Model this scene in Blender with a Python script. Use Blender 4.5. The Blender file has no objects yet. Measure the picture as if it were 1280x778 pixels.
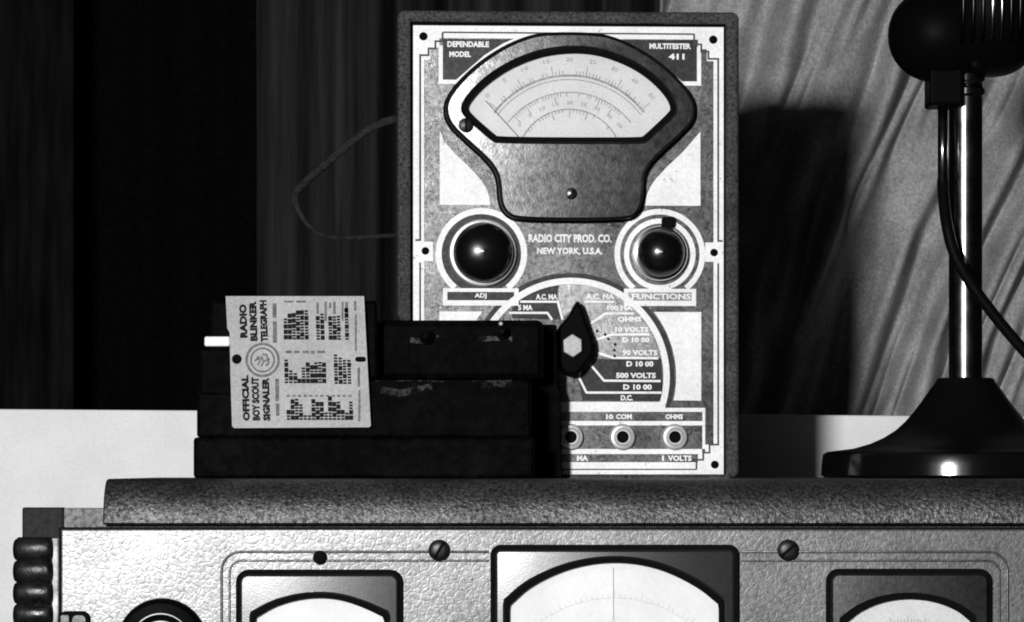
import bpy, bmesh, math, random
from mathutils import Vector
random.seed(7)
S = bpy.context.scene
C = S.collection
R = math.radians

# ------------------------------------------------------------------ camera, world, lamps, exposure
D = 2.5            # camera to the multimeter's face, metres
PX = 0.0005        # one photograph pixel on that face, metres
HZ = 585           # photograph row of the horizon
CAMZ = 0.0065      # camera height over the receiver's lid
cam = bpy.data.cameras.new('camera'); co = bpy.data.objects.new('camera', cam); C.objects.link(co)
co.location = (0, -D, CAMZ); co.rotation_euler = (R(90), 0, 0)
cam.sensor_width = 36; cam.lens = 36 * D / (1280 * PX); cam.shift_y = (HZ - 389) / 1280
cam.clip_start = 0.05; cam.clip_end = 50
S.camera = co
W = bpy.data.worlds.new('World'); S.world = W; W.use_nodes = True
W.node_tree.nodes['Background'].inputs[0].default_value = (1, 1, 1, 1)
W.node_tree.nodes['Background'].inputs[1].default_value = 0.004
def area(name, loc, target, sx, sy, power, shape='RECTANGLE'):
    l = bpy.data.lights.new(name, 'AREA'); l.shape = shape; l.size = sx; l.size_y = sy; l.energy = power
    o = bpy.data.objects.new(name, l); C.objects.link(o); o.location = loc
    o.rotation_euler = (Vector(target) - Vector(loc)).to_track_quat('-Z', 'Y').to_euler()
    return o
area('key_lamp', (-0.52, -2.3, 0.37), (0, 0, 0.12), 0.19, 0.19, 66, 'DISK')
area('soft_lamp', (-0.72, -2.75, 0.15), (-0.3, 0, 0.05), 1.6, 1.2, 2.4)
S.view_settings.view_transform = 'Standard'; S.view_settings.look = 'None'
S.cycles.filter_width = 1.9
S.view_settings.exposure = 0; S.view_settings.gamma = 1

# ------------------------------------------------------------------ materials (all neutral greys: a black and white photograph)
def mat(name, col, rough=0.5, metal=0.0, spec=0.5, var=0.0, vscale=300, bump=0.0, bscale=600, kind='noise',
        rvar=0.0, stretch=None, detail=4.0, coat=0.0, blotch=0.0, bdist=0.0006, chips=0.0, chipscale=110, chiplo=0.64):
    m = bpy.data.materials.new(name); m.use_nodes = True
    nt = m.node_tree; N = nt.nodes; L = nt.links; b = N['Principled BSDF']
    b.inputs['Base Color'].default_value = (col, col, col, 1); b.inputs['Roughness'].default_value = rough
    b.inputs['Metallic'].default_value = metal; b.inputs['Specular IOR Level'].default_value = spec
    b.inputs['Coat Weight'].default_value = coat
    tc = N.new('ShaderNodeTexCoord'); vec = tc.outputs['Object']
    if stretch:
        mp = N.new('ShaderNodeMapping'); mp.inputs['Scale'].default_value = stretch
        L.new(vec, mp.inputs[0]); vec = mp.outputs[0]
    def noise(scale, det=detail, rg=0.6):
        n = N.new('ShaderNodeTexNoise'); n.inputs['Scale'].default_value = scale
        n.inputs['Detail'].default_value = det; n.inputs['Roughness'].default_value = rg
        L.new(vec, n.inputs['Vector']); return n.outputs['Fac']
    def rng(src, a, c, lo=0.3, hi=0.7):
        r = N.new('ShaderNodeMapRange'); r.inputs[1].default_value = lo; r.inputs[2].default_value = hi
        r.inputs[3].default_value = a; r.inputs[4].default_value = c; L.new(src, r.inputs[0]); return r.outputs[0]
    if var or blotch or chips:
        a = rng(noise(vscale), 1 - var, 1 + var)
        c2 = rng(noise(28, 5.0), 1 - blotch, 1 + blotch)
        mu = N.new('ShaderNodeMath'); mu.operation = 'MULTIPLY'; L.new(a, mu.inputs[0]); L.new(c2, mu.inputs[1])
        m2 = N.new('ShaderNodeMath'); m2.operation = 'MULTIPLY'; L.new(mu.outputs[0], m2.inputs[0]); m2.inputs[1].default_value = col
        if chips:      # chipped and grimy spots with a shape of their own
            m3 = N.new('ShaderNodeMath'); m3.operation = 'MULTIPLY'; L.new(m2.outputs[0], m3.inputs[0])
            L.new(rng(noise(chipscale, 9.0, 0.68), 1.0, 1.0 - chips, chiplo, chiplo + 0.05), m3.inputs[1]); m2 = m3
        cc = N.new('ShaderNodeCombineColor')
        for i in range(3): L.new(m2.outputs[0], cc.inputs[i])
        L.new(cc.outputs[0], b.inputs['Base Color'])
    if rvar:
        L.new(rng(noise(60), rough - rvar, rough + rvar), b.inputs['Roughness'])
    if bump:
        if kind == 'crackle':
            v = N.new('ShaderNodeTexVoronoi'); v.feature = 'DISTANCE_TO_EDGE'; v.inputs['Scale'].default_value = bscale
            nz = N.new('ShaderNodeTexNoise'); nz.inputs['Scale'].default_value = bscale * 0.8; L.new(vec, nz.inputs['Vector'])
            ad = N.new('ShaderNodeVectorMath'); ad.operation = 'MULTIPLY_ADD'
            L.new(nz.outputs['Color'], ad.inputs[0]); k = 1.1 / bscale; ad.inputs[1].default_value = (k, k, k); L.new(vec, ad.inputs[2])
            L.new(ad.outputs[0], v.inputs['Vector'])
            h1 = rng(v.outputs['Distance'], 0, 1, 0.0, 0.16)
            mu = N.new('ShaderNodeMath'); mu.operation = 'MULTIPLY_ADD'; L.new(noise(bscale * 2.5, 3), mu.inputs[0]); mu.inputs[1].default_value = 1.1
            L.new(h1, mu.inputs[2]); h = mu.outputs[0]
        else:
            h = noise(bscale, 3.0, 0.65)
        bp = N.new('ShaderNodeBump'); bp.inputs['Strength'].default_value = bump; bp.inputs['Distance'].default_value = bdist
        L.new(h, bp.inputs['Height']); L.new(bp.outputs[0], b.inputs['Normal'])
    return m
M = {}
M['white'] = mat('white_enamel', 0.78, 0.5, spec=0.3, var=0.12, vscale=600, blotch=0.10, bump=0.25, bscale=900, chips=0.6, chipscale=170, chiplo=0.63)
M['field'] = mat('etched_field', 0.085, 0.28, metal=1.0, var=0.55, vscale=480, blotch=0.40, rvar=0.05, bump=0.22, bscale=1400, chips=0.6, chipscale=160, chiplo=0.62)
M['line'] = mat('etched_line', 0.07, 0.6, spec=0.05, var=0.4, vscale=900)
M['bezel'] = mat('bezel_metal', 0.100, 0.30, metal=0.95, var=0.40, vscale=300, blotch=0.30, rvar=0.04, bump=0.14, bscale=700, chips=0.5, chipscale=150, chiplo=0.64)
M['black'] = mat('black_gasket', 0.004, 0.7, spec=0.02)
M['bakelite'] = mat('black_bakelite', 0.003, 0.25, spec=0.5, rvar=0.05, bump=0.05, bscale=700)
M['dial'] = mat('dial_paper', 0.58, 0.6, spec=0.2, var=0.10, vscale=700, blotch=0.08, chips=0.5, chipscale=190, chiplo=0.68)
M['dialw'] = mat('dial_paper_bright', 0.66, 0.6, spec=0.2, var=0.05, vscale=700, blotch=0.08, chips=0.3, chipscale=150, chiplo=0.68)
M['ink'] = mat('faded_ink', 0.13, 0.7, spec=0.05, var=0.5, vscale=500)
M['inklight'] = mat('pale_ink', 0.28, 0.7, spec=0.05, var=0.4, vscale=600)
M['inkblack'] = mat('black_ink', 0.012, 0.7, spec=0.03)
M['leather'] = mat('case_leatherette', 0.042, 0.7, spec=0.10, var=0.8, vscale=520, bump=0.8, bscale=600, blotch=0.4)
M['lid'] = mat('wrinkle_finish', 0.072, 0.45, metal=0.75, spec=0.3, var=0.85, vscale=520, bump=0.6, bscale=430, blotch=0.40, bdist=0.0013, detail=3.0, chips=0.5, chipscale=150, chiplo=0.60)
M['crackle'] = mat('crackle_enamel', 0.165, 0.36, metal=0.70, spec=0.4, var=0.36, vscale=330, bump=0.075, bscale=250, kind='crackle', blotch=0.24, chips=0.5, chipscale=210, chiplo=0.60)
M['crackle_mid'] = mat('crackle_case', 0.16, 0.6, spec=0.2, var=0.7, vscale=320, bump=0.8, bscale=380, blotch=0.1)
M['casedark'] = mat('case_dark', 0.016, 0.6, spec=0.1, var=0.5, vscale=300, bump=0.4, bscale=500)
M['rubber'] = mat('ribbed_grip', 0.006, 0.33, spec=0.28, var=0.7, vscale=160, bump=0.5, bscale=260, blotch=0.8, rvar=0.1)
M['bezlight'] = mat('meter_bezel', 0.17, 0.22, metal=0.92, var=0.08, vscale=400, blotch=0.08, bump=0.05, bscale=900)
M['bezdark'] = mat('meter_bezel_shaded', 0.07, 0.30, metal=0.9, var=0.25, vscale=300, blotch=0.3, bump=0.10, bscale=700)  # darker copy of the bezel metal: weaker reflection put into the colour
M['chrome'] = mat('chrome', 0.55, 0.14, metal=1.0)
M['steel'] = mat('nut_steel', 0.36, 0.5, metal=0.2, var=0.25, vscale=900)
M['alum'] = mat('jack_metal', 0.42, 0.38, metal=0.4, var=0.2, vscale=900)
M['screw'] = mat('screw_dark', 0.025, 0.4, metal=0.7, var=0.4, vscale=900)
M['micblack'] = mat('mic_enamel', 0.002, 0.45, spec=0.02, bump=0.05, bscale=600)
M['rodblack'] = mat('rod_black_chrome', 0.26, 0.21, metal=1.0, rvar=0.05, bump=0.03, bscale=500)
M['cable'] = mat('cable_rubber', 0.003, 0.45, spec=0.03, bump=0.2, bscale=900)
M['sigblack'] = mat('signaler_black', 0.0014, 0.55, spec=0.014, var=0.9, vscale=160, bump=0.6, bscale=420, blotch=0.8)
M['glint'] = mat('edge_glint', 0.034, 0.7, spec=0.04, var=0.95, vscale=260, blotch=0.9, chips=0.95, chipscale=140, chiplo=0.47)  # soft glints on the black housing, painted as broken pale colour
M['plate'] = mat('label_tin', 0.34, 0.6, spec=0.2, var=0.18, vscale=700, blotch=0.14, bump=0.25, bscale=800, chips=0.4, chipscale=130, chiplo=0.66)
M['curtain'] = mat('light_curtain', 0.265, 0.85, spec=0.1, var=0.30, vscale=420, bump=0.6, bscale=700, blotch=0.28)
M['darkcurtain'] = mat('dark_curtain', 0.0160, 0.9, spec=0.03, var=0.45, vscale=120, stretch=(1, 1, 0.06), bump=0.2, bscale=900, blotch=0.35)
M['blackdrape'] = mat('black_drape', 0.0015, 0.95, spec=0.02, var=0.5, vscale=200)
M['board'] = mat('white_board', 0.72, 0.6, spec=0.2, var=0.07, vscale=500, blotch=0.06, chips=0.35, chipscale=60, chiplo=0.69)
M['fieldlight'] = mat('etched_field_pale', 0.20, 0.28, metal=1.0, var=0.4, vscale=480, blotch=0.3, bump=0.22, bscale=1400, chips=0.6, chipscale=160, chiplo=0.62)
M['inkfaint'] = mat('faint_ink', 0.52, 0.7, spec=0.1, var=0.2, vscale=500)
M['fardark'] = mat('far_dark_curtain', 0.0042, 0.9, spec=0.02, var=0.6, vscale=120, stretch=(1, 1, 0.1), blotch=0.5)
M['micbell'] = mat('mic_bell_enamel', 0.003, 0.38, spec=0.08, rvar=0.06, bump=0.04, bscale=400)
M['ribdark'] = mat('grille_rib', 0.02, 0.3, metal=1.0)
M['micbase'] = mat('mic_rim_enamel', 0.003, 0.13, spec=0.8, bump=0.03, bscale=400)
M['chipped'] = mat('chipped_paint', 0.42, 0.5, var=0.6, vscale=120, blotch=0.9)
M['strap'] = mat('leather_strap', 0.018, 0.7, spec=0.05, var=0.5, vscale=400, bump=0.3)
def glass():
    m = bpy.data.materials.new('clear_glass'); m.use_nodes = True
    nt = m.node_tree; N = nt.nodes; L = nt.links; N.remove(N['Principled BSDF'])
    t = N.new('ShaderNodeBsdfTransparent'); g = N.new('ShaderNodeBsdfGlossy'); g.inputs['Roughness'].default_value = 0.12
    f = N.new('ShaderNodeFresnel'); f.inputs[0].default_value = 1.35; x = N.new('ShaderNodeMixShader')
    L.new(f.outputs[0], x.inputs[0]); L.new(t.outputs[0], x.inputs[1]); L.new(g.outputs[0], x.inputs[2])
    L.new(x.outputs[0], N['Material Output'].inputs[0]); return m
M['glass'] = glass()

# ------------------------------------------------------------------ helpers
def thing(name, label, cat, loc=(0, 0, 0), rz=0, group=None):
    o = bpy.data.objects.new(name, None); C.objects.link(o); o.location = loc; o.rotation_euler = (0, 0, rz)
    o.empty_display_size = 0.02; tag(o, label, cat, group); return o
def tag(o, label, cat, group=None):
    o['label'] = label; o['category'] = cat
    if group: o['group'] = group
    return o
def link(name, me, m, parent=None, smooth=False, loc=None):
    me.materials.clear(); me.materials.append(M[m] if isinstance(m, str) else m)
    if smooth:
        for p in me.polygons: p.use_smooth = True
    o = bpy.data.objects.new(name, me); C.objects.link(o)
    if parent: o.parent = parent
    if loc: o.location = loc
    return o
def pyd(verts, faces):
    me = bpy.data.meshes.new('mesh'); me.from_pydata(verts, [], faces); me.update()
    bm = bmesh.new(); bm.from_mesh(me); bmesh.ops.recalc_face_normals(bm, faces=bm.faces); bm.to_mesh(me); bm.free()
    return me
class Frame:
    """a thing's own upright working plane: photograph pixel units on a plane at depth Y0, local metres out"""
    def __init__(s, cx, Y0): s.k = PX * (D + Y0) / D; s.cx = cx; s.Y0 = Y0
    @property
    def loc(s): return ((s.cx - 640) * s.k, s.Y0, 0)
    def p(s, x, y): return ((x - s.cx) * s.k, CAMZ + (HZ - y) * s.k)
def arc(cx, cy, r, a0, a1, n=32, ry=None):
    ry = ry or r
    return [(cx + r * math.cos(R(a0 + (a1 - a0) * i / n)), cy - ry * math.sin(R(a0 + (a1 - a0) * i / n))) for i in range(n + 1)]
def circle(cx, cy, r, n=40): return arc(cx, cy, r, 0, 360, n)[:-1]
def rrect(x0, y0, x1, y1, r, n=6):
    return (arc(x1 - r, y0 + r, r, 0, 90, n) + arc(x0 + r, y0 + r, r, 90, 180, n) +
            arc(x0 + r, y1 - r, r, 180, 270, n) + arc(x1 - r, y1 - r, r, 270, 360, n))
def rect(x0, y0, x1, y1): return [(x0, y0), (x1, y0), (x1, y1), (x0, y1)]
def smooth(pts, it=2, closed=True):
    for _ in range(it):
        q = []; n = len(pts)
        for i in range(n if closed else n - 1):
            a = pts[i]; b = pts[(i + 1) % n]
            q += [(a[0] * .75 + b[0] * .25, a[1] * .75 + b[1] * .25), (a[0] * .25 + b[0] * .75, a[1] * .25 + b[1] * .75)]
        if not closed: q = [pts[0]] + q + [pts[-1]]
        pts = q
    return pts
def stroke_loops(pts, w, closed=False):
    """outline polygons of a polyline of width w"""
    n = len(pts); Lf = []; Rt = []
    for i in range(n):
        if closed: a, b, c = pts[i - 1], pts[i], pts[(i + 1) % n]
        else: a, b, c = pts[max(i - 1, 0)], pts[i], pts[min(i + 1, n - 1)]
        d1 = Vector((b[0] - a[0], b[1] - a[1])); d2 = Vector((c[0] - b[0], c[1] - b[1]))
        if d1.length < 1e-9: d1 = d2.copy()
        if d2.length < 1e-9: d2 = d1.copy()
        d1.normalize(); d2.normalize(); n1 = Vector((-d1.y, d1.x)); n2 = Vector((-d2.y, d2.x))
        m = n1 + n2
        if m.length < 1e-6: m = n1.copy()
        m.normalize(); s = 1 / max(0.45, m.dot(n1))
        Lf.append((b[0] + m.x * w / 2 * s, b[1] + m.y * w / 2 * s)); Rt.append((b[0] - m.x * w / 2 * s, b[1] - m.y * w / 2 * s))
    return [Lf, Rt] if closed else [Lf + Rt[::-1]]
def curve_mesh(loops, depth, bevel=0.0, res=2):
    """filled 2D outline(s), even-odd holes, extruded; front at z = 0 afterwards"""
    cu = bpy.data.curves.new('outline', 'CURVE'); cu.dimensions = '2D'; cu.fill_mode = 'BOTH'
    for lp in loops:
        sp = cu.splines.new('POLY'); sp.points.add(len(lp) - 1); sp.use_cyclic_u = True
        for q, p in zip(sp.points, lp): q.co = (p[0], p[1], 0, 1)
    cu.extrude = max(depth / 2 - bevel, 1e-6); cu.bevel_depth = bevel; cu.bevel_resolution = res; cu.offset = -bevel
    return cu_to_mesh(cu, depth / 2)
def cu_to_mesh(cu, half):
    o = bpy.data.objects.new('temporary', cu); me = bpy.data.meshes.new_from_object(o)
    bpy.data.objects.remove(o); bpy.data.curves.remove(cu)
    for v in me.vertices: v.co = (v.co.x, -(v.co.z - half), v.co.y)      # stand upright, front at y = 0
    return me
LAYER = [0]
def flat(name, F, loops, m, parent, front, depth, bevel=0.0, res=2):
    """a flat part cut along outlines; front = metres in front of the frame's plane"""
    lps = [[F.p(*q) for q in lp] for lp in loops]
    me = curve_mesh(lps, depth, bevel, res)
    LAYER[0] = (LAYER[0] + 1) % 40; front += LAYER[0] * 4e-6      # keeps overlapping paint layers off one plane
    for v in me.vertices: v.co.y -= front
    return link(name, me, m, parent)
def dome(o, cx, cz, ax, az, step=0.006):
    """give a flat-cut part a gently convex front"""
    me = o.data; bm = bmesh.new(); bm.from_mesh(me)
    bmesh.ops.remove_doubles(bm, verts=bm.verts, dist=1e-7)
    xs = [v.co.x for v in bm.verts]; zs = [v.co.z for v in bm.verts]
    for ax_, lo, hi in ((0, min(xs), max(xs)), (2, min(zs), max(zs))):
        n = int((hi - lo) / step)
        for i in range(1, n):
            c = [0, 0, 0]; no = [0, 0, 0]; c[ax_] = lo + (hi - lo) * i / n + 1e-5; no[ax_] = 1
            bmesh.ops.bisect_plane(bm, geom=bm.verts[:] + bm.edges[:] + bm.faces[:], plane_co=c, plane_no=no)
    bmesh.ops.triangulate(bm, faces=bm.faces[:])
    yb = max(v.co.y for v in bm.verts); yf = min(v.co.y for v in bm.verts)
    for v in bm.verts:
        t = (yb - v.co.y) / (yb - yf); v.co.y += t * (ax * (v.co.x - cx) ** 2 + az * (v.co.z - cz) ** 2)
    bm.to_mesh(me); bm.free()
    for p in me.polygons: p.use_smooth = True
    me.set_sharp_from_angle(angle=R(20))
def stroke(name, F, pts, w, m, parent, front, depth=0.0006, closed=False, bevel=0.0):
    return flat(name, F, stroke_loops(pts, w, closed), m, parent, front, depth, bevel)
def text(name, F, s, x, y, h, w, m, parent, front, rot=0, bold=0.0, align='CENTER', depth=0.0003, shear=0.0):
    """lettering with its middle at (x, y); h = cap height, w = full width in frame units"""
    cu = bpy.data.curves.new('lettering', 'FONT'); cu.body = s; cu.size = 1; cu.extrude = 0.001; cu.offset = bold; cu.shear = shear
    cu.resolution_u = 2
    me = cu_to_mesh(cu, 0)
    xs = [v.co.x for v in me.vertices]; zs = [v.co.z for v in me.vertices]
    if not xs: return
    x0, x1, z0, z1 = min(xs), max(xs), min(zs), max(zs)
    px, pz = F.p(x, y); c, sn = math.cos(R(rot)), math.sin(R(rot))
    for v in me.vertices:
        a = (v.co.x - (x0 + x1) / 2) / (x1 - x0) * w * F.k; b = (v.co.z - (z0 + z1) / 2) / (z1 - z0) * h * F.k
        v.co = (px + a * c - b * sn, (-depth if v.co.y < 0 else 0) - front, pz + a * sn + b * c)
    return link(name, me, m, parent)
def quads(name, F, rects, m, parent, front, depth=0.0002):
    """many small printed bars as one mesh"""
    V = []; Fc = []
    for (x0, y0, x1, y1) in rects:
        k = len(V); pts = [F.p(x0, y1), F.p(x1, y1), F.p(x1, y0), F.p(x0, y0)]
        V += [(a, -front - depth, b) for a, b in pts] + [(a, -front + 0.0001, b) for a, b in pts]
        Fc += [(k, k + 1, k + 2, k + 3)] + [(k + (i + 1) % 4, k + i, k + 4 + i, k + 4 + (i + 1) % 4) for i in range(4)]
    return link(name, pyd(V, Fc), m, parent)
def box(name, lo, hi, m, parent=None, bevel=0.0, seg=2):
    bm = bmesh.new(); bmesh.ops.create_cube(bm, size=1)
    for v in bm.verts: v.co = [(lo[i] + hi[i]) / 2 + v.co[i] * (hi[i] - lo[i]) for i in range(3)]
    if bevel: bmesh.ops.bevel(bm, geom=list(bm.edges), offset=bevel, segments=seg, profile=0.5, affect='EDGES')
    me = bpy.data.meshes.new('mesh'); bm.to_mesh(me); bm.free(); return link(name, me, m, parent)
def lathe(name, prof, m, parent, axis='z', loc=(0, 0, 0), n=48, sm=True, ang=None):
    """prof: (radius, height) pairs; axis 'z' up, or 'y' with height towards the camera (-y)"""
    V = []; Fc = []; k = len(prof)
    for i in range(n):
        a = 2 * math.pi * i / n
        for r, h in prof:
            x, y = r * math.cos(a), r * math.sin(a)
            V.append((loc[0] + x, loc[1] + y, loc[2] + h) if axis == 'z' else (loc[0] + x, loc[1] - h, loc[2] + y))
    for i in range(n):
        j = (i + 1) % n
        for q in range(k - 1): Fc.append((i * k + q, j * k + q, j * k + q + 1, i * k + q + 1))
    Fc.append(tuple(i * k for i in range(n))); Fc.append(tuple(i * k + k - 1 for i in range(n)))
    me = pyd(V, Fc); o = link(name, me, m, parent, smooth=sm)
    if sm: me.set_sharp_from_angle(angle=R(38))
    return o
def tube(name, pts, rad, m, parent, n=12, flat_=1.0):
    P = [Vector(p) for p in pts]; V = []; Fc = []
    for i, p in enumerate(P):
        t = (P[min(i + 1, len(P) - 1)] - P[max(i - 1, 0)]).normalized()
        u = t.cross(Vector((0, 1, 0)));
        if u.length < 1e-4: u = t.cross(Vector((1, 0, 0)))
        u.normalize(); w = t.cross(u).normalized(); r = rad[i] if isinstance(rad, (list, tuple)) else rad
        for q in range(n):
            a = 2 * math.pi * q / n; V.append(tuple(p + u * (r * math.cos(a)) + w * (r * flat_ * math.sin(a))))
    for i in range(len(P) - 1):
        for q in range(n): Fc.append((i * n + q, i * n + (q + 1) % n, (i + 1) * n + (q + 1) % n, (i + 1) * n + q))
    Fc.append(tuple(range(n))); Fc.append(tuple((len(P) - 1) * n + q for q in range(n)))
    return link(name, pyd(V, Fc), m, parent, smooth=True)

# ------------------------------------------------------------------ background: drapes, curtains, white board
def drape(name, F, x0, x1, y0, y1, fn, m, nx=160, nz=60):
    """hanging cloth, a displaced sheet with thickness; fn(px, py) = fold depth in metres"""
    V = []; Fc = []
    for j in range(nz + 1):
        for i in range(nx + 1):
            px = x0 + (x1 - x0) * i / nx; py = y0 + (y1 - y0) * j / nz
            a, b = F.p(px, py); V.append((a, -fn(px, py), b))
    w = nx + 1
    for j in range(nz):
        for i in range(nx): Fc.append((j * w + i, (j + 1) * w + i, (j + 1) * w + i + 1, j * w + i + 1))
    o = link(name, pyd(V, Fc), m, None, smooth=True); o.location = F.loc
    md = o.modifiers.new('thickness', 'SOLIDIFY'); md.thickness = 0.002; md.offset = 0
    return o
def vnoise(x, seed=0):
    i = math.floor(x); f = x - i; f = f * f * (3 - 2 * f)
    h = lambda k: random.Random(k * 7919 + seed).random()
    return h(i) * (1 - f) + h(i + 1) * f
FB = Frame(640, 0.56)
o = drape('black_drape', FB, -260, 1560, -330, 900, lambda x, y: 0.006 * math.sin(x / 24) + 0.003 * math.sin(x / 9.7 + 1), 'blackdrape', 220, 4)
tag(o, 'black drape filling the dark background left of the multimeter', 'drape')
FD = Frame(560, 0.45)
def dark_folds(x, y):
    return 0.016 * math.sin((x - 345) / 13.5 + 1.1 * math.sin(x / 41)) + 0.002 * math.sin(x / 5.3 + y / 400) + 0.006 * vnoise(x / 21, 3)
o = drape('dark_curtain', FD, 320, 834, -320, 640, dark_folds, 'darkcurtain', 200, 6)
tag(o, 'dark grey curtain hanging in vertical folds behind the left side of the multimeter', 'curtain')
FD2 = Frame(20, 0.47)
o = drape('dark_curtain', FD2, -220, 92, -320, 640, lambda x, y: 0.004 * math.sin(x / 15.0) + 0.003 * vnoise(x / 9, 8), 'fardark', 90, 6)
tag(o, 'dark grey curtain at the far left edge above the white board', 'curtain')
FC_ = Frame(1050, 0.42)
def light_folds(x, y):
    lean = 0.34 + 0.12 * vnoise(y / 260, 5)
    u = x + lean * (y - 200) * (0.6 + 0.5 * max(0, min(1, (x - 850) / 420)))
    a = 0.25 + 1.2 * vnoise(u / 70 + y / 500, 21)
    h = 0.0135 * a * math.sin(u / 12.5 + 3.0 * vnoise(u / 60, 11) + 1.4 * vnoise(y / 120, 2))
    h += 0.0075 * math.sin(u / 5.2 + 5 * vnoise(u / 37 + y / 230, 31)) * vnoise(u / 42 + y / 140, 14) ** 1.5
    v = x + 0.12 * (y - 200)
    h += 0.0065 * math.sin(v / 7.3 + 3 * vnoise(y / 90, 61)) * max(0, vnoise(v / 60 + y / 110, 77) - 0.45) * 2
    h += 0.010 * math.sin(u / 52 + 1.0) + 0.006 * vnoise(y / 75 + u / 40, 44)
    return h
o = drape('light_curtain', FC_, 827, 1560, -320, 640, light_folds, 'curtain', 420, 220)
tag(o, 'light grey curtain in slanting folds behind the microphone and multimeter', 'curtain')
FW = Frame(640, 0.28)
o = flat('white_board', FW, [[(-240, 510), (640, 516), (1560, 523), (1560, 1000), (-240, 1000)]], 'board', None, 0, 0.018, 0.0012)
o.location = FW.loc; tag(o, 'plain white upright board behind the receiver, under the curtains', 'board')

# ------------------------------------------------------------------ the receiver at the bottom
FR = Frame(768, -0.17)
k = FR.k
rad_ = thing('radio_receiver', 'large radio receiver with pale crackle panel and three dial meters under the other things', 'radio', FR.loc)
def rp(x, y): return FR.p(x, y)
xl, _ = rp(25, 0); xr, _ = rp(1511, 0); xpl, _ = rp(76, 0); xpr, _ = rp(1460, 0); zb = rp(0, 980)[1]
z635 = rp(0, 635.5)[1]; z660 = rp(0, 660.5)[1]
box('case', (xl + 0.026, 0.022, zb), (xr - 0.026, 0.38, z660 - 0.012), 'crackle_mid', rad_, 0.0015)
box('case_flange', (xl + 0.0242, 0.012, zb), (xr - 0.0242, 0.0225, z635), 'crackle_mid', rad_, 0.0008)
box('corner_post', (xl, 0.010, zb), (xl + 0.0240, 0.024, z635 + 0.0003), 'casedark', rad_, 0.001)
box('corner_post', (xr - 0.0240, 0.010, zb), (xr, 0.024, z635 + 0.0003), 'casedark', rad_, 0.001)
# lid: a rounded slab
x0 = rp(128, 0)[0]; x1 = rp(1408, 0)[0]; zt = 0.0; zl = rp(0, 656)[1]
prof = []
for i in range(13):
    a = R(90 * i / 12); prof.append((0.0265 - 0.0235 * math.sin(a), zt - 0.026 + 0.026 * math.cos(a)))
prof = [(0.36, zt)] + prof + [(0.0025, zl + 0.001), (0.0035, zl), (0.36, zl)]
V = []; Fc = []; n = len(prof); NX = 2
for X in (x0, x0 + 0.0008, x1 - 0.0008, x1):
    ins = 0.0008 if X in (x0, x1) else 0
    V += [(X, y + ins, z - (ins if i < n - 2 else -ins)) for i, (y, z) in enumerate(prof)]
for j in range(3):
    for i in range(n): Fc.append((j * n + i, j * n + (i + 1) % n, (j + 1) * n + (i + 1) % n, (j + 1) * n + i))
Fc += [tuple(range(n)), tuple(3 * n + i for i in range(n))]
me = pyd(V, Fc); lid = link('lid', me, 'lid', rad_, True); me.set_sharp_from_angle(angle=R(40))
box('shadow_gap', (x0 + 0.004, 0.016, rp(0, 664)[1]), (x1 - 0.004, 0.2, zl + 0.001), 'black', rad_)
panel = flat('front_panel', FR, [rect(76, 661.5, 1460, 980)], 'crackle', rad_, 0.0, 0.012, 0.0012)
flat('panel_seam', FR, [rect(73, 659.5, 1463, 984)], 'black', rad_, -0.0035, 0.006)
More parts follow.
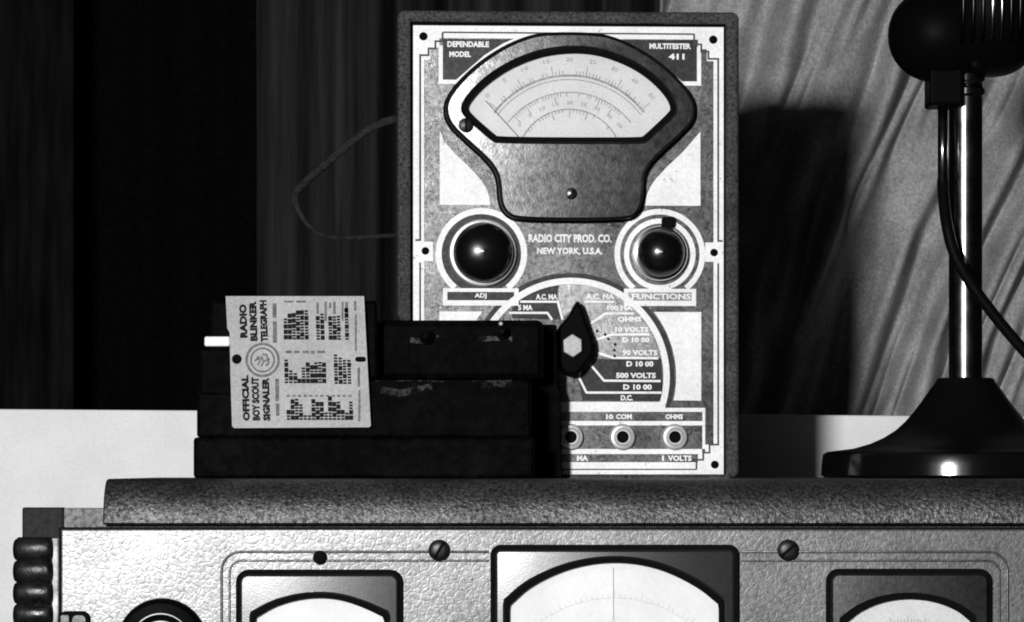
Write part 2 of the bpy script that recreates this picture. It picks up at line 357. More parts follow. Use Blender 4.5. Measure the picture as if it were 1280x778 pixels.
# pressed beads round the meters
def bead(pts, w=3.2):
    return stroke('bead', FR, pts, w, 'crackle', panel, 0.0014, 0.0024, bevel=0.0007)
def hood(xa, ya, xb, r, ye):      # one side of the frame: from (xb,ya) to the corner and down
    s = 1 if xa < xb else -1
    c = arc(xa + s * r, ya + r, r, 90, 180 if s > 0 else 0, 10)
    return [(xb, ya)] + c + [(xa, ye)]
bead(hood(277, 690, 611, 24, 975)); bead(hood(287, 701, 611, 15, 975), 2.6)
bead(hood(1259, 690, 926, 24, 975)); bead(hood(1249, 701, 926, 15, 975), 2.6)
def dial_meter(x0, y0, x1, y1, r, arch, wb, bez, label, th, seedv, dialm):
    """> black gasket, bezel with arched window, dial face with scale, glass"""
    outer = rrect(x0, y0, x1, y1, r)
    wx0, wx1 = arch[0][0], arch[-1][0]
    win = arch + [(wx1, wb), (wx0, wb)]
    m = flat('meter_bezel', FR, [rrect(x0 + th, y0 + th, x1 - th, y1 - th, max(r - th, 3)), win], bez, rad_, 0.0075, 0.0075, 0.0012, 0)
    m['label'] = label
    dome(m, *FR.p((x0 + x1) / 2 - 10, (y0 + y1) / 2), 0.75, 0.2)
    flat('gasket', FR, [outer], 'black', m, 0.0022, 0.0024, 0.0008)
    t2 = th * 0.95
    cx = (wx0 + wx1) / 2
    inner = [(cx + (x - cx) * (1 - 2 * t2 / (wx1 - wx0)), y + t2) for x, y in arch]
    inner += [(inner[-1][0], wb - t2), (inner[0][0], wb - t2)]
    flat('window_rim', FR, [win, inner], 'black', m, 0.0060, 0.0050)
    flat('dial_face', FR, [inner], dialm, m, 0.0034, 0.0010)
    W2 = (inner[len(arch) - 1][0] - inner[0][0]); rr = W2 * 0.60; ycen = min(p[1] for p in inner) + rr + (30 if seedv == 3 else 44)
    stroke('scale_arc', FR, arc(cx, ycen, rr, 142, 38, 30), 0.9, 'inklight' if seedv == 3 else 'inkfaint', m, 0.0036, 0.0004)
    tk = []
    for i in range(41):
        a = R(140 - 100 * i / 40); ln = 9 if i % 5 == 0 else 5
        tk.append(stroke_loops([(cx + rr * math.cos(a), ycen - rr * math.sin(a)), (cx + (rr + ln) * math.cos(a), ycen - (rr + ln) * math.sin(a))], 0.8)[0])
    flat('scale_ticks', FR, tk, 'inklight' if seedv == 3 else 'inkfaint', m, 0.0036, 0.0004)
    if seedv == 2: stroke('needle', FR, [(cx - 1, ycen), (cx - 1.5, min(p[1] for p in inner) + 6)], 0.8, 'inkfaint', m, 0.0046, 0.0004)
    flat('glass', FR, [inner], 'glass', m, 0.0058, 0.0008)
    return m
archL = [(315, 770), (316, 766), (340, 752.5), (370, 744), (400, 741), (430, 744), (460, 754), (484, 765), (486, 770)]
archC = [(631, 756), (632, 750), (658, 727), (698, 708.5), (733, 699.5), (768, 696.5), (803, 699.5), (838, 709), (878, 729), (903, 749), (904, 756)]
archR = [(1050, 778), (1051, 773), (1071, 757.5), (1101, 746), (1135, 742), (1170, 746), (1200, 757.5), (1217, 771), (1218, 778)]
sm = lambda a: [a[0]] + smooth(a[1:-1], 2, False) + [a[-1]]
dial_meter(295, 712, 504, 905, 16, sm(archL), 860, 'bezlight', 'left dial meter with a pale bezel', 6.0, 1, 'dialw')
dial_meter(613, 681, 924, 930, 13, sm(archC), 880, 'bezlight', 'large middle dial meter with arched window', 6.5, 2, 'dialw')
dial_meter(1032, 711, 1240, 905, 16, sm(archR), 860, 'bezdark', 'right dial meter with its bezel coloured dark for a weaker reflection', 6.0, 3, 'dial')
def screw(F, x, y, r, parent, front, slot=40, m='screw', name='screw'):
    a, b = F.p(x, y); r = r * F.k
    s = lathe(name, [(r * 1.04, 0), (r * 1.04, 0.0006), (r * 0.92, 0.0014), (r * 0.5, 0.0020), (0.00005, 0.0022)], m, parent, 'y', (a, -front, b), 24)
    if slot is not None:
        c = math.cos(R(slot)); sn = math.sin(R(slot)); w = r * 0.14; L_ = r * 0.92
        pts = [(a + c * L_ - sn * w, b + sn * L_ + c * w), (a + c * L_ + sn * w, b + sn * L_ - c * w), (a - c * L_ + sn * w, b - sn * L_ - c * w), (a - c * L_ - sn * w, b - sn * L_ + c * w)]
        me = pyd([(p[0], -front - 0.0023, p[1]) for p in pts] + [(p[0], -front, p[1]) for p in pts],
                 [(0, 1, 2, 3), (0, 4, 5, 1), (1, 5, 6, 2), (2, 6, 7, 3), (3, 7, 4, 0)])
        link('slot', me, 'black', s)
    return s
screw(FR, 400, 697, 8.5, rad_, 0.0012, None, 'black'); screw(FR, 549, 688, 13, rad_, 0.0012, 60); screw(FR, 985, 688, 13, rad_, 0.0012, 40)
# control knob at the lower left, cut by the frame
kx, kz = rp(203, 804)
kb = lathe('control_knob', [(56 * k, 0), (56.5 * k, 0.002), (55 * k, 0.007), (50 * k, 0.010), (38 * k, 0.0112), (36 * k, 0.0106), (28 * k, 0.0100)], 'micblack', rad_, 'y', (kx, 0, kz))
lathe('trim_ring', [(38.2 * k, 0.0100), (38.2 * k, 0.0120), (36.8 * k, 0.0122), (36.4 * k, 0.0100)], 'alum', kb, 'y', (kx, 0, kz))
lathe('cap', [(29 * k, 0.0095), (28.6 * k, 0.0130), (24 * k, 0.0148), (0.0001, 0.0152)], 'white', kb, 'y', (kx, 0, kz))
# latch tab
lt = flat('latch', FR, [rrect(74, 764, 113, 800, 9)], 'black', rad_, 0.003, 0.004, 0.0008)
flat('latch_plate', FR, [rrect(76, 768, 88, 800, 3)], 'bezdark', lt, 0.0042, 0.002, 0.0005)
flat('latch_tongue', FR, [rrect(90, 768, 109, 800, 7)], 'bezdark', lt, 0.0042, 0.002, 0.0006)
# ribbed grip down the left corner
flat('edge_strip', FR, [rect(66.5, 673, 74, 960)], 'chipped', rad_, 0.0060, 0.012, 0.0008)
gp = flat('ribbed_grip', FR, [rect(26, 676, 66, 960)], 'rubber', rad_, 0.004, 0.014, 0.001)
for i in range(10):
    yy = 687 + i * 27.2
    a, b = rp(18, yy); a2 = rp(66, yy)[0]; hr = 15.6 * k
    pts = []
    rb = tube('rib', [(a + 0.0012, -0.0035, b), (a + 0.0030, -0.0042, b), (a2 - 0.003, -0.0042, b), (a2, -0.0035, b)], [hr * 0.82, hr, hr, hr * 0.95], 'rubber', gp, 14, 0.62)

# ------------------------------------------------------------------ the multimeter
FM = Frame(711, 0.0)
mm = thing('multimeter', 'tall bench multimeter with ornate black and white panel and big fan-shaped dial', 'multimeter', FM.loc, R(3.2))
q = FM.p
# case: a deep box with a raised rim round the panel
flat('case_rim', FM, [rrect(497, 15, 924, 597.5, 9), rect(513, 29.5, 908, 597.0)], 'leather', mm, 0.004, 0.03, 0.0022)
a, b = q(500, 597); c, d_ = q(921, 18)
box('case', (a, 0.012, b), (c, 0.085, d_), 'leather', mm, 0.004)
flat('panel_gap', FM, [rect(511, 28, 910, 596.8)], 'black', mm, -0.003, 0.006)
panel = flat('face_panel', FM, [rect(516, 33, 905.5, 596.2)], 'field', mm, 0.0006, 0.003, 0.0003)
ART = 0.0010; UP = 0.0013; TOP = 0.0016
def art(loops, name='white_marking', m='white', fr=ART, dp=0.0006): return flat(name, FM, loops, m, panel, fr, dp)
mir = lambda pts: [(1422 - x, y) for x, y in pts]
# white frame with stepped corners and side tabs
inner = [(549, 49), (549, 61), (538, 61), (538, 76), (530, 76), (530, 303), (541, 303), (541, 327), (530, 327), (530, 556), (540, 556), (540, 566), (549, 566), (549, 578),
         (873, 578), (873, 566), (882, 566), (882, 556), (892.5, 556), (892.5, 327), (882, 327), (882, 303), (892.5, 303), (892.5, 76), (884, 76), (884, 61), (873, 61), (873, 49)]
art([rect(516.4, 33.4, 905.1, 595.8), inner], 'white_frame')
ln = [(553, 41.8), (553, 53), (544, 53), (544, 62), (535.5, 62), (535.5, 70.5), (525, 70.5), (525, 301), (519, 301)]
for pts in (ln + [], [(868, 41.8), (868, 55), (877, 55), (877, 64), (886, 64), (886, 73), (898.3, 73), (898.3, 301), (904, 301)]):
    stroke('frame_line', FM, pts, 2.3, 'line', panel, UP)
stroke('frame_line', FM, [(553, 41.8), (868, 42.3)], 2.0, 'line', panel, UP)
stroke('frame_line', FM, [(898.3, 329), (898.3, 556), (887.5, 556), (887.5, 566), (879.5, 566), (879.5, 575), (871, 575), (871, 587)], 2.2, 'line', panel, UP)
stroke('frame_line', FM, [(525, 329), (525, 556), (535, 556), (535, 566), (543, 566), (543, 575), (551, 575), (551, 587)], 2.2, 'line', panel, UP)
stroke('frame_line', FM, [(551, 587), (871, 587)], 1.6, 'line', panel, UP)
for x, y, r in ((529, 47, 5), (892, 49, 5), (531.5, 314.5, 4.6), (893, 315.5, 4.6), (894, 581, 4.8), (529, 581, 4.8)):
    screw(FM, x, y, r, mm, 0.0010, None, 'black')
# lettered corner boxes either side of the dial
bxl = [(552, 49), (552, 103.5), (571, 103.5), (585, 91), (607, 72.5), (632, 57), (652, 49)]
stroke('white_marking', FM, [(550.7, 58), (550.7, 103.5), (571, 103.5), (586, 90.5), (607, 72), (630, 57.5), (650, 49)], 5.2, 'white', panel, ART)
stroke('white_marking', FM, [(874.3, 58), (874.3, 104), (852, 104), (836, 90.5), (815, 73.5), (791, 59.5), (770, 50)], 5.2, 'white', panel, ART)
M['fielddark'] = mat('etched_field_dark', 0.028, 0.45, metal=0.4, spec=0.2, var=0.5, vscale=420, blotch=0.3)
art([[(553.5, 50), (553.5, 101), (570, 101), (585, 88), (606, 69.5), (629, 55), (642, 50)]], 'dark_marking', 'fielddark', 0.0008)
art([[(871.5, 50), (871.5, 101.5), (853, 101.5), (837, 88), (816, 71), (792, 57), (778, 50)]], 'dark_marking', 'fielddark', 0.0008)
text('lettering', FM, 'DEPENDABLE', 585, 56.5, 7.2, 52, 'white', panel, ART, bold=0.045)
text('lettering', FM, 'MODEL', 575, 69, 7.2, 27, 'white', panel, ART, bold=0.045)
text('lettering', FM, 'MULTITESTER', 838, 57.5, 7.2, 52, 'white', panel, ART, bold=0.045)
text('lettering', FM, '411', 846, 70.5, 7.4, 20, 'white', panel, ART, bold=0.045)
# white flanks
fl = smooth([(613, 257), (610.5, 243), (603, 228), (586, 209), (566, 191), (555, 178)], 2, False)
art([[(549.5, 164), (549.5, 257)] + fl]); art([mir([(546, 164), (546, 257)] + [(x + 3, y) for x, y in fl])])
# knob rings and their label plates
def label_ring(cx, cy, r, w, lx0, lx1, s, tx, darkbox):
    g0 = 232; pts = arc(cx, cy, r, -52, g0, 60)
    stroke('white_ring', FM, pts, w, 'white', panel, ART)
    art([rect(lx0, 361, lx1, 382.5), rect(lx0 + 5.5, 365.5, lx1 - 5.5, 376)], 'label_frame')
    art([rect(lx0 + 5, 365, lx1 - 5, 376.3)], 'label_field', 'fielddark' if darkbox else 'fieldlight', 0.0009)
    text('lettering', FM, s, tx, 370.7, 7.4, 15 if darkbox else 74, 'white', panel, 0.0012, bold=0.035)
label_ring(601.5, 318, 53.5, 7.5, 553.5, 648, 'ADJ', 600.5, True)
label_ring(825, 318, 53.5, 7.0, 780, 870.5, 'FUNCTIONS', 827, False)
art([circle(601.5, 318, 49.5), circle(601.5, 318, 40)], 'ring_field', 'fielddark', 0.0008)
# maker's name
text('lettering', FM, 'RADIO CITY PROD. CO.', 712.5, 298.3, 10.5, 104, 'white', panel, ART, bold=0.04)
text('lettering', FM, 'NEW YORK, U.S.A.', 712, 314.8, 10.0, 82, 'white', panel, ART, bold=0.04)
# selector dial
cx, cy, rr = 714, 471, 119.5
stroke('dark_marking', FM, arc(cx, cy, 126.5, -18, 198, 70), 6, 'fielddark', panel, 0.0008)
stroke('white_ring', FM, arc(cx, cy, rr, -17, 197, 80), 8, 'white', panel, ART)
art([[(812, 390)] + arc(cx, cy, 131.5, 38, -13, 16) + [(877, 501), (877, 390)]]); art([mir([(819, 390)] + arc(cx + 1.5, cy, 131.5, 38, -13, 16) + [(873, 501), (873, 390)])])
stroke('white_marking', FM, [(549, 385), (552, 385)], 1, 'white', panel, ART)
art([[(748, 446), (742, 424), (736, 404), (722, 380), (703, 398), (697, 377), (699, 359)] + arc(cx, cy, 115, 96, 12, 30)], 'dial_sector', 'fieldlight', 0.0008)
art([[(745, 449), (826, 449), (829, 501), (728, 501), (722, 472)]], 'dial_sector', 'fielddark', 0.0009)
art([[(640, 398), (640, 385), (652, 374), (672, 362), (697, 357), (696, 377), (703, 400)]], 'dial_sector', 'fielddark', 0.0009)
rows = [[(731, 377.5), (768, 377.5)], [(738, 405), (757, 392), (792, 392)], [(741, 438), (742, 426), (764, 418.5), (812, 418)], [(747, 441), (766, 447.5), (823, 448)],
        [(738, 456), (755, 476), (826, 476.5)], [(727, 459), (723.5, 472), (733, 491), (827, 491)], [(703, 400), (697, 377.5), (650, 377.5)], [(690, 400), (684, 391.5), (636, 391.5)]]
for r_ in rows: stroke('scale_line', FM, r_, 2.8, 'white', panel, ART)
for s, x, y, w, h in (('A.C. MA', 750, 371, 36, 7), ('A.C. MA', 683, 371.5, 27, 7), ('5 MA', 656.5, 385, 18, 6.8), ('100 MA', 775, 385, 32, 6.5), ('OHMS', 787, 399, 30, 6.5),
                      ('10 VOLTS', 790, 412, 42, 6.5), ('D 10 00', 795, 425, 34, 6.5), ('90 VOLTS', 800, 441, 44, 7), ('D 10 00', 800, 455, 34, 7),
                      ('500 VOLTS', 795, 469.5, 50, 7), ('D 10 00', 797, 484, 36, 7), ('D.C.', 783.5, 497.5, 15, 7)):
    text('lettering', FM, s, x, y, h, w, 'white', panel, ART, bold=0.045)
for i in range(9):
    a = R(-10 + 14 * i); screw(FM, 714 + 46 * math.cos(a) + random.uniform(-3, 3) + 10, 440 - 30 * math.sin(a), 1.6, mm, 0.0008, None, 'black', 'rivet')
# base bands and jacks
art([rect(546, 502.5, 832, 515)], 'white_band'); art([rect(832.2, 510, 882, 515)], 'white_band')
art([rect(541, 526.5, 882, 532)], 'white_band'); art([rect(541, 561.5, 878, 567.8)], 'white_band')
art([rect(878.5, 515.2, 882, 526.3)], 'white_band'); art([rect(878.5, 532.2, 882, 561.3)], 'white_band')
for s, x, w in (('10', 762, 9), ('COM', 780, 20), ('OHMS', 843, 22)): text('lettering', FM, s, x, 521, 6.5, w, 'white', panel, ART, bold=0.045)
text('lettering', FM, '1', 829, 573, 7, 2.4, 'white', panel, ART, bold=0.045); text('lettering', FM, 'VOLTS', 850, 573, 7, 30, 'white', panel, ART, bold=0.045)
text('lettering', FM, 'MA', 728, 573, 7, 14, 'white', panel, ART, bold=0.045)
for x in (583, 648, 713, 778, 843.5):
    a, b = q(x, 546.5); u = FM.k
    j = lathe('jack', [(16.5 * u, 0), (16.3 * u, 0.0022), (14.5 * u, 0.0034), (11 * u, 0.0036), (9.6 * u, 0.0030), (7.4 * u, 0.0030)], 'alum', mm, 'y', (a, -0.0006, b), 36)
    lathe('socket', [(7.6 * u, 0.001), (7.6 * u, 0.0031), (6.4 * u, 0.0033), (5.2 * u, 0.0031), (0.0001, 0.0031)], 'black', j, 'y', (a, -0.0006, b), 24)
# meter bezel, fan shaped
bo = [(555, 140), (559, 124), (574, 104), (600, 80), (630, 60.5), (658, 48.5), (682, 43.5), (743, 43.5), (768, 49), (797, 62), (829, 83), (854, 108), (866, 124), (869, 140),
      (865, 155), (848, 172), (826, 192), (809, 209), (803, 224), (803, 250), (797, 268), (782, 277), (648, 277), (632, 270), (624, 256), (623, 236), (620, 219), (609, 203), (581, 178), (561, 159)]
bi = [(580.5, 138), (586, 127), (605, 106.5), (635, 86), (672, 71), (710, 65.5), (747, 68), (785, 81.5), (812, 98.5), (834, 121), (840.5, 137), (836, 144), (805, 173), (800, 176), (622, 176), (616, 173), (585, 146)]
bo_s = smooth(bo, 2); bi_s = smooth(bi, 2)
def grow(lp, d):      # offset a closed outline outwards
    A = sum(lp[i - 1][0] * lp[i][1] - lp[i][0] * lp[i - 1][1] for i in range(len(lp)))
    a, b2 = stroke_loops(lp, 2 * abs(d), True)
    ar = lambda l: abs(sum(l[i - 1][0] * l[i][1] - l[i][0] * l[i - 1][1] for i in range(len(l))))
    big, small = (a, b2) if ar(a) > ar(b2) else (b2, a)
    return big if d > 0 else small
bz = flat('meter_bezel', FM, [bo_s, grow(bi_s, 3)], 'bezel', mm, 0.0130, 0.0125, 0.0018, 0)
dome(bz, *q(705, 150), 0.60, 0.25)
flat('gasket', FM, [grow(bo_s, 2.6)], 'black', bz, 0.0030, 0.0022, 0.0006)
flat('window_rim', FM, [grow(bi_s, 3.2), grow(bi_s, -2.5)], 'black', bz, 0.0105, 0.0070)
flat('dial_face', FM, [grow(bi_s, 2)], 'dial', bz, 0.0070, 0.0010)
flat('glass', FM, [grow(bi_s, 1.5)], 'glass', bz, 0.0098, 0.0010)
for r_, w in ((118, 2.6), (113, 1.0), (97, 1.2), (66, 1.4)):
    stroke('scale_arc', FM, arc(711, 214 if r_ > 90 else 204, r_, 143 if r_ > 90 else 155, 38 if r_ > 90 else 28, 40), w, 'inklight', bz, 0.0073, 0.0004)
tk = []
for rad, ccy, n_, a0, a1, l1 in ((119, 214, 50, 140, 40, 7), (97, 214, 40, 136, 44, -7), (66, 204, 30, 150, 30, -6)):
    for i in range(n_ + 1):
        if random.random() < 0.25: continue
        a = R(a0 + (a1 - a0) * i / n_); l_ = l1 * (1.7 if i % 5 == 0 else 0.7)
        tk.append(stroke_loops([(711 + rad * math.cos(a), ccy - rad * math.sin(a)), (711 + (rad + l_) * math.cos(a), ccy - (rad + l_) * math.sin(a))], 0.9)[0])
flat('scale_ticks', FM, tk, 'inklight', bz, 0.0073, 0.0004)
for i, s in enumerate(('0', '5', '10', '15', '20', '25', '30', '40', '50')):
    a = R(138 - 96 * i / 8)
    text('scale_number', FM, s, 711 + 138 * math.cos(a), 214 - 138 * math.sin(a), 5, 4.2 * len(s), 'inklight', bz, 0.0070, rot=math.degrees(a) - 90)
    text('scale_number', FM, s, 711 + 84 * math.cos(a), 214 - 84 * math.sin(a), 4.4, 3.8 * len(s), 'inklight', bz, 0.0070, rot=math.degrees(a) - 90)
stroke('needle', FM, [(606, 128), (648, 174)], 1.0, 'ink', bz, 0.0085, 0.0003)
screw(FM, 581, 159.5, 8.5, bz, 0.0125, 90); screw(FM, 712.5, 244, 7, bz, 0.0122, 55, 'bezel')
# round knobs
u = FM.k
def knob(cx, cy, r, skirt, cap):
    a, b = q(cx, cy)
    kb = lathe('knob', [(r * u, 0), (r * u, 0.004), ((r - 1.5) * u, 0.0052), ((r - 4) * u, 0.0054)], skirt, mm, 'y', (a, -0.0006, b), 56)
    rc = (r - 4.5) * u
    pf = [(rc, 0.004), (rc, 0.0085)] + [(rc * math.cos(R(t)), 0.0085 + 0.0125 * math.sin(R(t))) for t in range(8, 89, 8)] + [(0.00005, 0.0211)]
    lathe('cap', pf, cap, kb, 'y', (a, -0.0006, b), 56)
    return kb
knob(603, 317, 42, 'alum', 'bakelite')
art([circle(825, 318, 45), circle(825, 318, 38.5)], 'white_ring', 'white', 0.0010)
flat('stop_peg', FM, [rrect(827, 271, 845, 285, 4)], 'black', mm, 0.0022, 0.002)
knob(825, 317, 34.5, 'chrome', 'bakelite')
# pointer knob of the selector with its nut
ptr = flat('pointer_knob', FM, [smooth([(722, 377), (729, 394), (734, 412), (741.5, 428), (740, 446), (729, 459), (722, 468), (713, 471), (703, 468), (697, 459), (688, 446), (686, 428), (695, 412), (709, 396), (717, 380)], 1)], 'micblack', mm, 0.016, 0.0152, 0.0024)
flat('nut', FM, [[(713 + 13 * math.cos(R(60 * i + 28)), 433.5 + 14.5 * math.sin(R(60 * i + 28))) for i in range(6)]], 'steel', ptr, 0.0205, 0.005, 0.0007)
# handle strap on the left side
path = smooth([(505, 142), (480, 147), (455, 160), (420, 190), (385, 222), (368, 240), (371, 258), (385, 282), (408, 296), (450, 295), (505, 290)], 2, False)
P3 = [(q(x, y)[0], 0.03 + 0.012 * math.sin(i / 6), q(x, y)[1]) for i, (x, y) in enumerate(path)]
n = len(P3)
tube('handle_strap', P3, [0.0026 - 0.0012 * min(1, max(0, (i - n * 0.45) / (n * 0.2))) for i in range(n)], 'strap', mm, 10, 0.5)

# ------------------------------------------------------------------ the signaler in front
FS = Frame(480, -0.078)
sg = thing('telegraph_signaler', 'black box-shaped telegraph signaler with pale printed label plate, in front of the multimeter', 'signaler', FS.loc)
def sbox(name, x0, y0, x1, y1, yf, yb, m='sigblack', bev=0.002, parent=None):
    a, b = FS.p(x0, y1); c, d2 = FS.p(x1, y0); return box(name, (a, yf, max(b, 0.0002)), (c, yb, d2), m, parent or sg, bev)
sbox('base', 243, 547, 668, 601, -0.008, 0.060)
sbox('lower_housing', 246, 474, 664, 547.5, -0.001, 0.056)
hs = sbox('upper_housing', 262, 376, 472, 474.5, 0.0, 0.054)
sbox('coil_housing', 471, 399, 680, 474.3, 0.018, 0.052, bev=0.004)
flat('end_block', FS, [[(630, 401), (697, 402.5), (699, 482), (702, 488), (704, 597.5), (630, 597.5)]], 'sigblack', sg, -0.050, 0.008, 0.0008)
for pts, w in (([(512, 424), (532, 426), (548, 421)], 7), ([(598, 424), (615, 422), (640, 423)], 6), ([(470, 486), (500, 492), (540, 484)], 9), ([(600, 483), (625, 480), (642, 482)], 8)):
    stroke('glint_patch', FS, pts, w, 'glint', sg, -0.0172 if pts[0][1] < 450 else 0.0013, 0.0006)  # glints painted on as pale strokes
stroke('edge_glint', FS, smooth([(470, 477), (520, 476), (560, 477.5), (640, 476)], 1, False), 1.6, 'glint', sg, 0.0012, 0.0006)
def spost(x, y, m):
    a, b = FS.p(x, y); return lathe('terminal_post', [(9 * FS.k, 0), (9 * FS.k, 0.004), (5 * FS.k, 0.005), (5 * FS.k, 0.009), (3.5 * FS.k, 0.010), (0.00005, 0.0102)], m, sg, 'y', (a, 0.016, b), 20)
spost(627, 414, 'sigblack'); spost(532, 420, 'sigblack')
a, b = FS.p(626, 404); lathe('terminal_tip', [(3 * FS.k, 0), (3 * FS.k, 0.003), (1.5 * FS.k, 0.004)], 'steel', sg, 'y', (a, 0.015, b), 14)
sw = sbox('switch', 256, 421, 288, 433.5, -0.004, 0.006, 'white', 0.0012)
sbox('switch_bracket', 250, 436, 290, 494, -0.002, 0.03, 'sigblack', 0.0015)
pl = flat('label_plate', FS, [[(283, 371), (455.5, 371), (459, 440), (464, 532.5), (462, 534.5), (293.5, 535.5), (291, 533), (289, 470), (288, 416), (285, 411)], circle(297, 449.5, 6.2, 16), rrect(444.5, 446.5, 458, 453, 3, 3)], 'plate', sg, 0.0065, 0.0010)
flat('plate_backing', FS, [[(286, 374), (452, 374), (460, 532), (294, 532)]], 'black', sg, 0.0052, 0.0062)
PF = 0.0066
for s, x, y, w, h in (('RADIO', 305, 402, 42, 9.5), ('BLINKER', 317.5, 402, 50, 9), ('TELEGRAPH', 330.5, 402, 52, 9),
                      ('OFFICIAL', 308, 498, 57, 9), ('BOY SCOUT', 320.5, 499, 54, 9.5), ('SIGNALER', 333.5, 499.5, 54, 9)):
    text('lettering', FS, s, x, y, h, w, 'inkblack', pl, PF, rot=92, bold=0.06)
quads('small_print', FS, [(341.5, 380, 346.5, 398), (342, 402.5, 347, 429), (345, 474, 349.5, 502), (345.7, 505, 350, 520), (443, 377, 446, 389), (444, 394, 446.5, 439), (447.5, 460, 450.5, 484), (448.5, 488, 451, 527),
                          (356, 376.5, 367, 379), (371, 376.5, 383, 379), (358, 439, 365, 442), (368, 439, 375, 442), (379, 439, 387, 442), (389, 439, 394, 443), (397, 439, 407, 442),
                          (396.3, 379, 399, 393), (406.3, 378, 409, 402), (412, 379, 414.5, 386), (417, 378, 420.3, 393), (427.5, 378, 430, 402), (432, 378, 435.5, 395),
                          ] + [(359 + i * 7.0, 494, 363 + i * 7.0, 496.5) for i in range(12)], 'ink', pl, PF)
marks = []
def column(x, top, bot, slant):
    y = bot
    while y - 2 > top:
        h = 5.6 if random.random() < 0.45 else 2.4
        if y - h < top - 2: h = 2.4
        xs = x - (bot - y) * slant; w = 2.5 if h > 4 else 2.1
        marks.append((xs - w, y - h, xs + w, y)); y -= h + 1.1
for x, t in zip((358, 363.3, 368.5, 373.6, 378.7, 384.2), (396, 393, 391.5, 390, 388.5, 386)): column(x, t, 425, 0.02)
for x, t in ((398.5, 397), (404, 393), (414, 393), (419.2, 396), (424.4, 393), (434.5, 386)): column(x, t, 425.5, 0.03)
for x, t in zip((359, 364.5, 370, 375, 380.3, 385.7, 391, 396, 401, 406), (450, 461, 464, 472, 460, 454, 459, 452, 450.5, 453)): column(x, t, 479.5, 0.02)
for x, t in zip((421, 426.5, 431.8, 437.5), (443, 446, 448, 449)): column(x, t, 480.5, 0.03)
for i, t in enumerate((512, 499, 497, 505, 519, 519, 500, 504, 502, 515, 497, 504, 501, 511, 515, 502)): column(361.5 + i * 5.2, t, 525.3, 0.02)
quads('code_chart', FS, marks, 'inkblack', pl, PF)
stroke('emblem', FS, circle(329, 450.5, 20, 36), 3.0, 'ink', pl, PF + 0.0002, 0.0003, closed=True)
stroke('emblem', FS, circle(329, 450.5, 14.5, 30), 2.0, 'ink', pl, PF + 0.0002, 0.0003, closed=True)
for pts in ([(319, 452), (325, 447), (331, 452), (338, 449)], [(323, 457), (326, 452), (322, 446)], [(333, 458), (337, 454), (334, 444), (329, 443)], [(327, 459), (330, 453), (328, 445)]):
    stroke('emblem', FS, pts, 2.0, 'ink', pl, PF + 0.0002, 0.0003)

# ------------------------------------------------------------------ the microphone on its stand
FK = Frame(1207, 0.02)
u = FK.k; mk = thing('desk_microphone', 'black desk microphone on a flared round base with shiny upright post', 'microphone', FK.loc)
zz = lambda y: CAMZ + (HZ - y) * u
prof = [(176 * u, zz(566.5)), (172 * u, zz(565)), (140 * u, zz(561)), (119 * u, zz(555)), (102 * u, zz(547.5)), (87 * u, zz(538)), (75 * u, zz(527)),
        (64 * u, zz(514)), (54 * u, zz(501)), (45 * u, zz(488)), (38 * u, zz(479)), (35 * u, zz(473.5)), (31 * u, zz(472.5)), (0.0001, zz(472))]
bell = lathe('base', prof, 'micbell', mk, n=96)
lathe('rim', [(0.0001, 0.0003), (176 * u, 0.0003), (179.5 * u, 0.0014), (180.6 * u, zz(594)), (179.7 * u, zz(583)), (178.6 * u, zz(572)), (177.6 * u, zz(568)), (175 * u, zz(566.8)), (0.0001, zz(566.8))], 'micbase', bell, n=128)
lathe('post', [(21 * u, zz(474)), (21 * u, zz(118))], 'rodblack', mk, n=40)
lathe('collar', [(21 * u, zz(122)), (24 * u, zz(119)), (24.5 * u, zz(112)), (21.5 * u, zz(108)), (21.5 * u, zz(105)), (24.5 * u, zz(102)), (24 * u, zz(94)), (20 * u, zz(90))], 'chrome', mk, n=40)
bx_ = lambda x0, y0, x1, y1, yf, yb, name, m, bev: box(name, ((x0 - 1207) * u, yf, zz(y1)), ((x1 - 1207) * u, yb, zz(y0)), m, mk, bev)
bx_(1158.5, 84, 1200, 135, -0.020, 0.016, 'swivel_mount', 'micblack', 0.002)
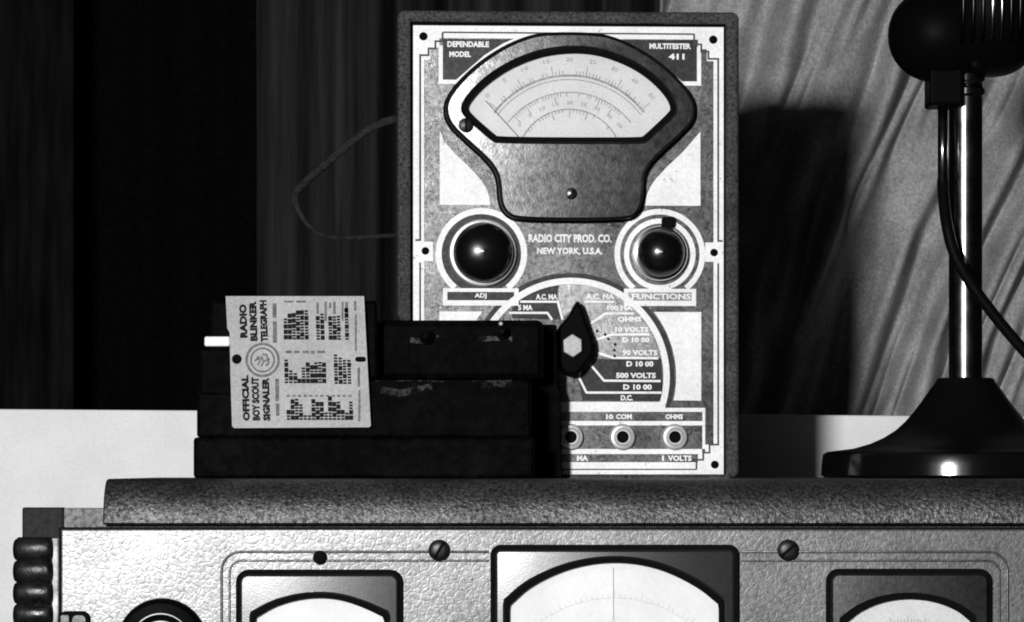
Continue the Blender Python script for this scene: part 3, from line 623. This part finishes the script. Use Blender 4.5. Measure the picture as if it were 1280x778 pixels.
tx = (1176 - 1207) * u
tube('cable_sleeve', [(tx, -0.012, zz(130)), (tx, -0.012, zz(230)), (tx, -0.012, zz(231))], [6.5 * u, 6.5 * u, 5 * u], 'rodblack', mk, 18)
cp = smooth([(1176, 226), (1176, 250), (1178, 285), (1186, 318), (1203, 350), (1228, 385), (1262, 427), (1300, 468), (1345, 505), (1400, 545), (1440, 575)], 2, False)
tube('cable', [((x - 1207) * u, -0.012 - 0.012 * max(0, min(1, (y - 230) / 60)), zz(y)) for x, y in cp], 7.2 * u, 'cable', mk, 14)
def blob(name, cx, cy, rx, ry, rd, m, parent, e=2.3, yo=0.0, n=40, nv=24):
    V = []; Fc = []
    pw = lambda c: math.copysign(abs(c) ** (2 / e), c)
    for j in range(1, nv):
        t = math.pi * j / nv - math.pi / 2
        for i in range(n):
            a = 2 * math.pi * i / n
            V.append(((cx - 1207) * u + rx * u * pw(math.cos(t)) * pw(math.cos(a)), yo + rd * pw(math.cos(t)) * pw(math.sin(a)), zz(cy) + ry * u * pw(math.sin(t))))
    for j in range(nv - 2):
        for i in range(n): Fc.append((j * n + i, j * n + (i + 1) % n, (j + 1) * n + (i + 1) % n, (j + 1) * n + i))
    Fc.append(tuple(range(n))); Fc.append(tuple((nv - 2) * n + i for i in range(n)))
    return link(name, pyd(V, Fc), m, parent, True)
blob('rear_shell', 1176, 44, 66, 60, 0.034, 'micblack', mk, 2.1)
gr = blob('grille', 1238, 4, 68, 92, 0.046, 'micblack', mk, 2.4)
for i in range(11):
    x = 1195.5 + i * 11.5; dx = (x - 1238) / 68
    pts = []
    for j in range(25):
        y = -84 + j * (144 / 24); dy = (y - 4) / 92
        h = 1 - abs(dx) ** 2.4 - abs(dy) ** 2.4
        if h > 0.02: pts.append(((x - 1207) * u, -0.046 * h ** (1 / 2.4) - 0.0012, zz(y)))
    tube('rib', pts, 2.4 * u, 'rodblack' if i in (3, 4) else 'ribdark', gr, 8)  # two ribs get a brighter metal, so the highlight is set by colour
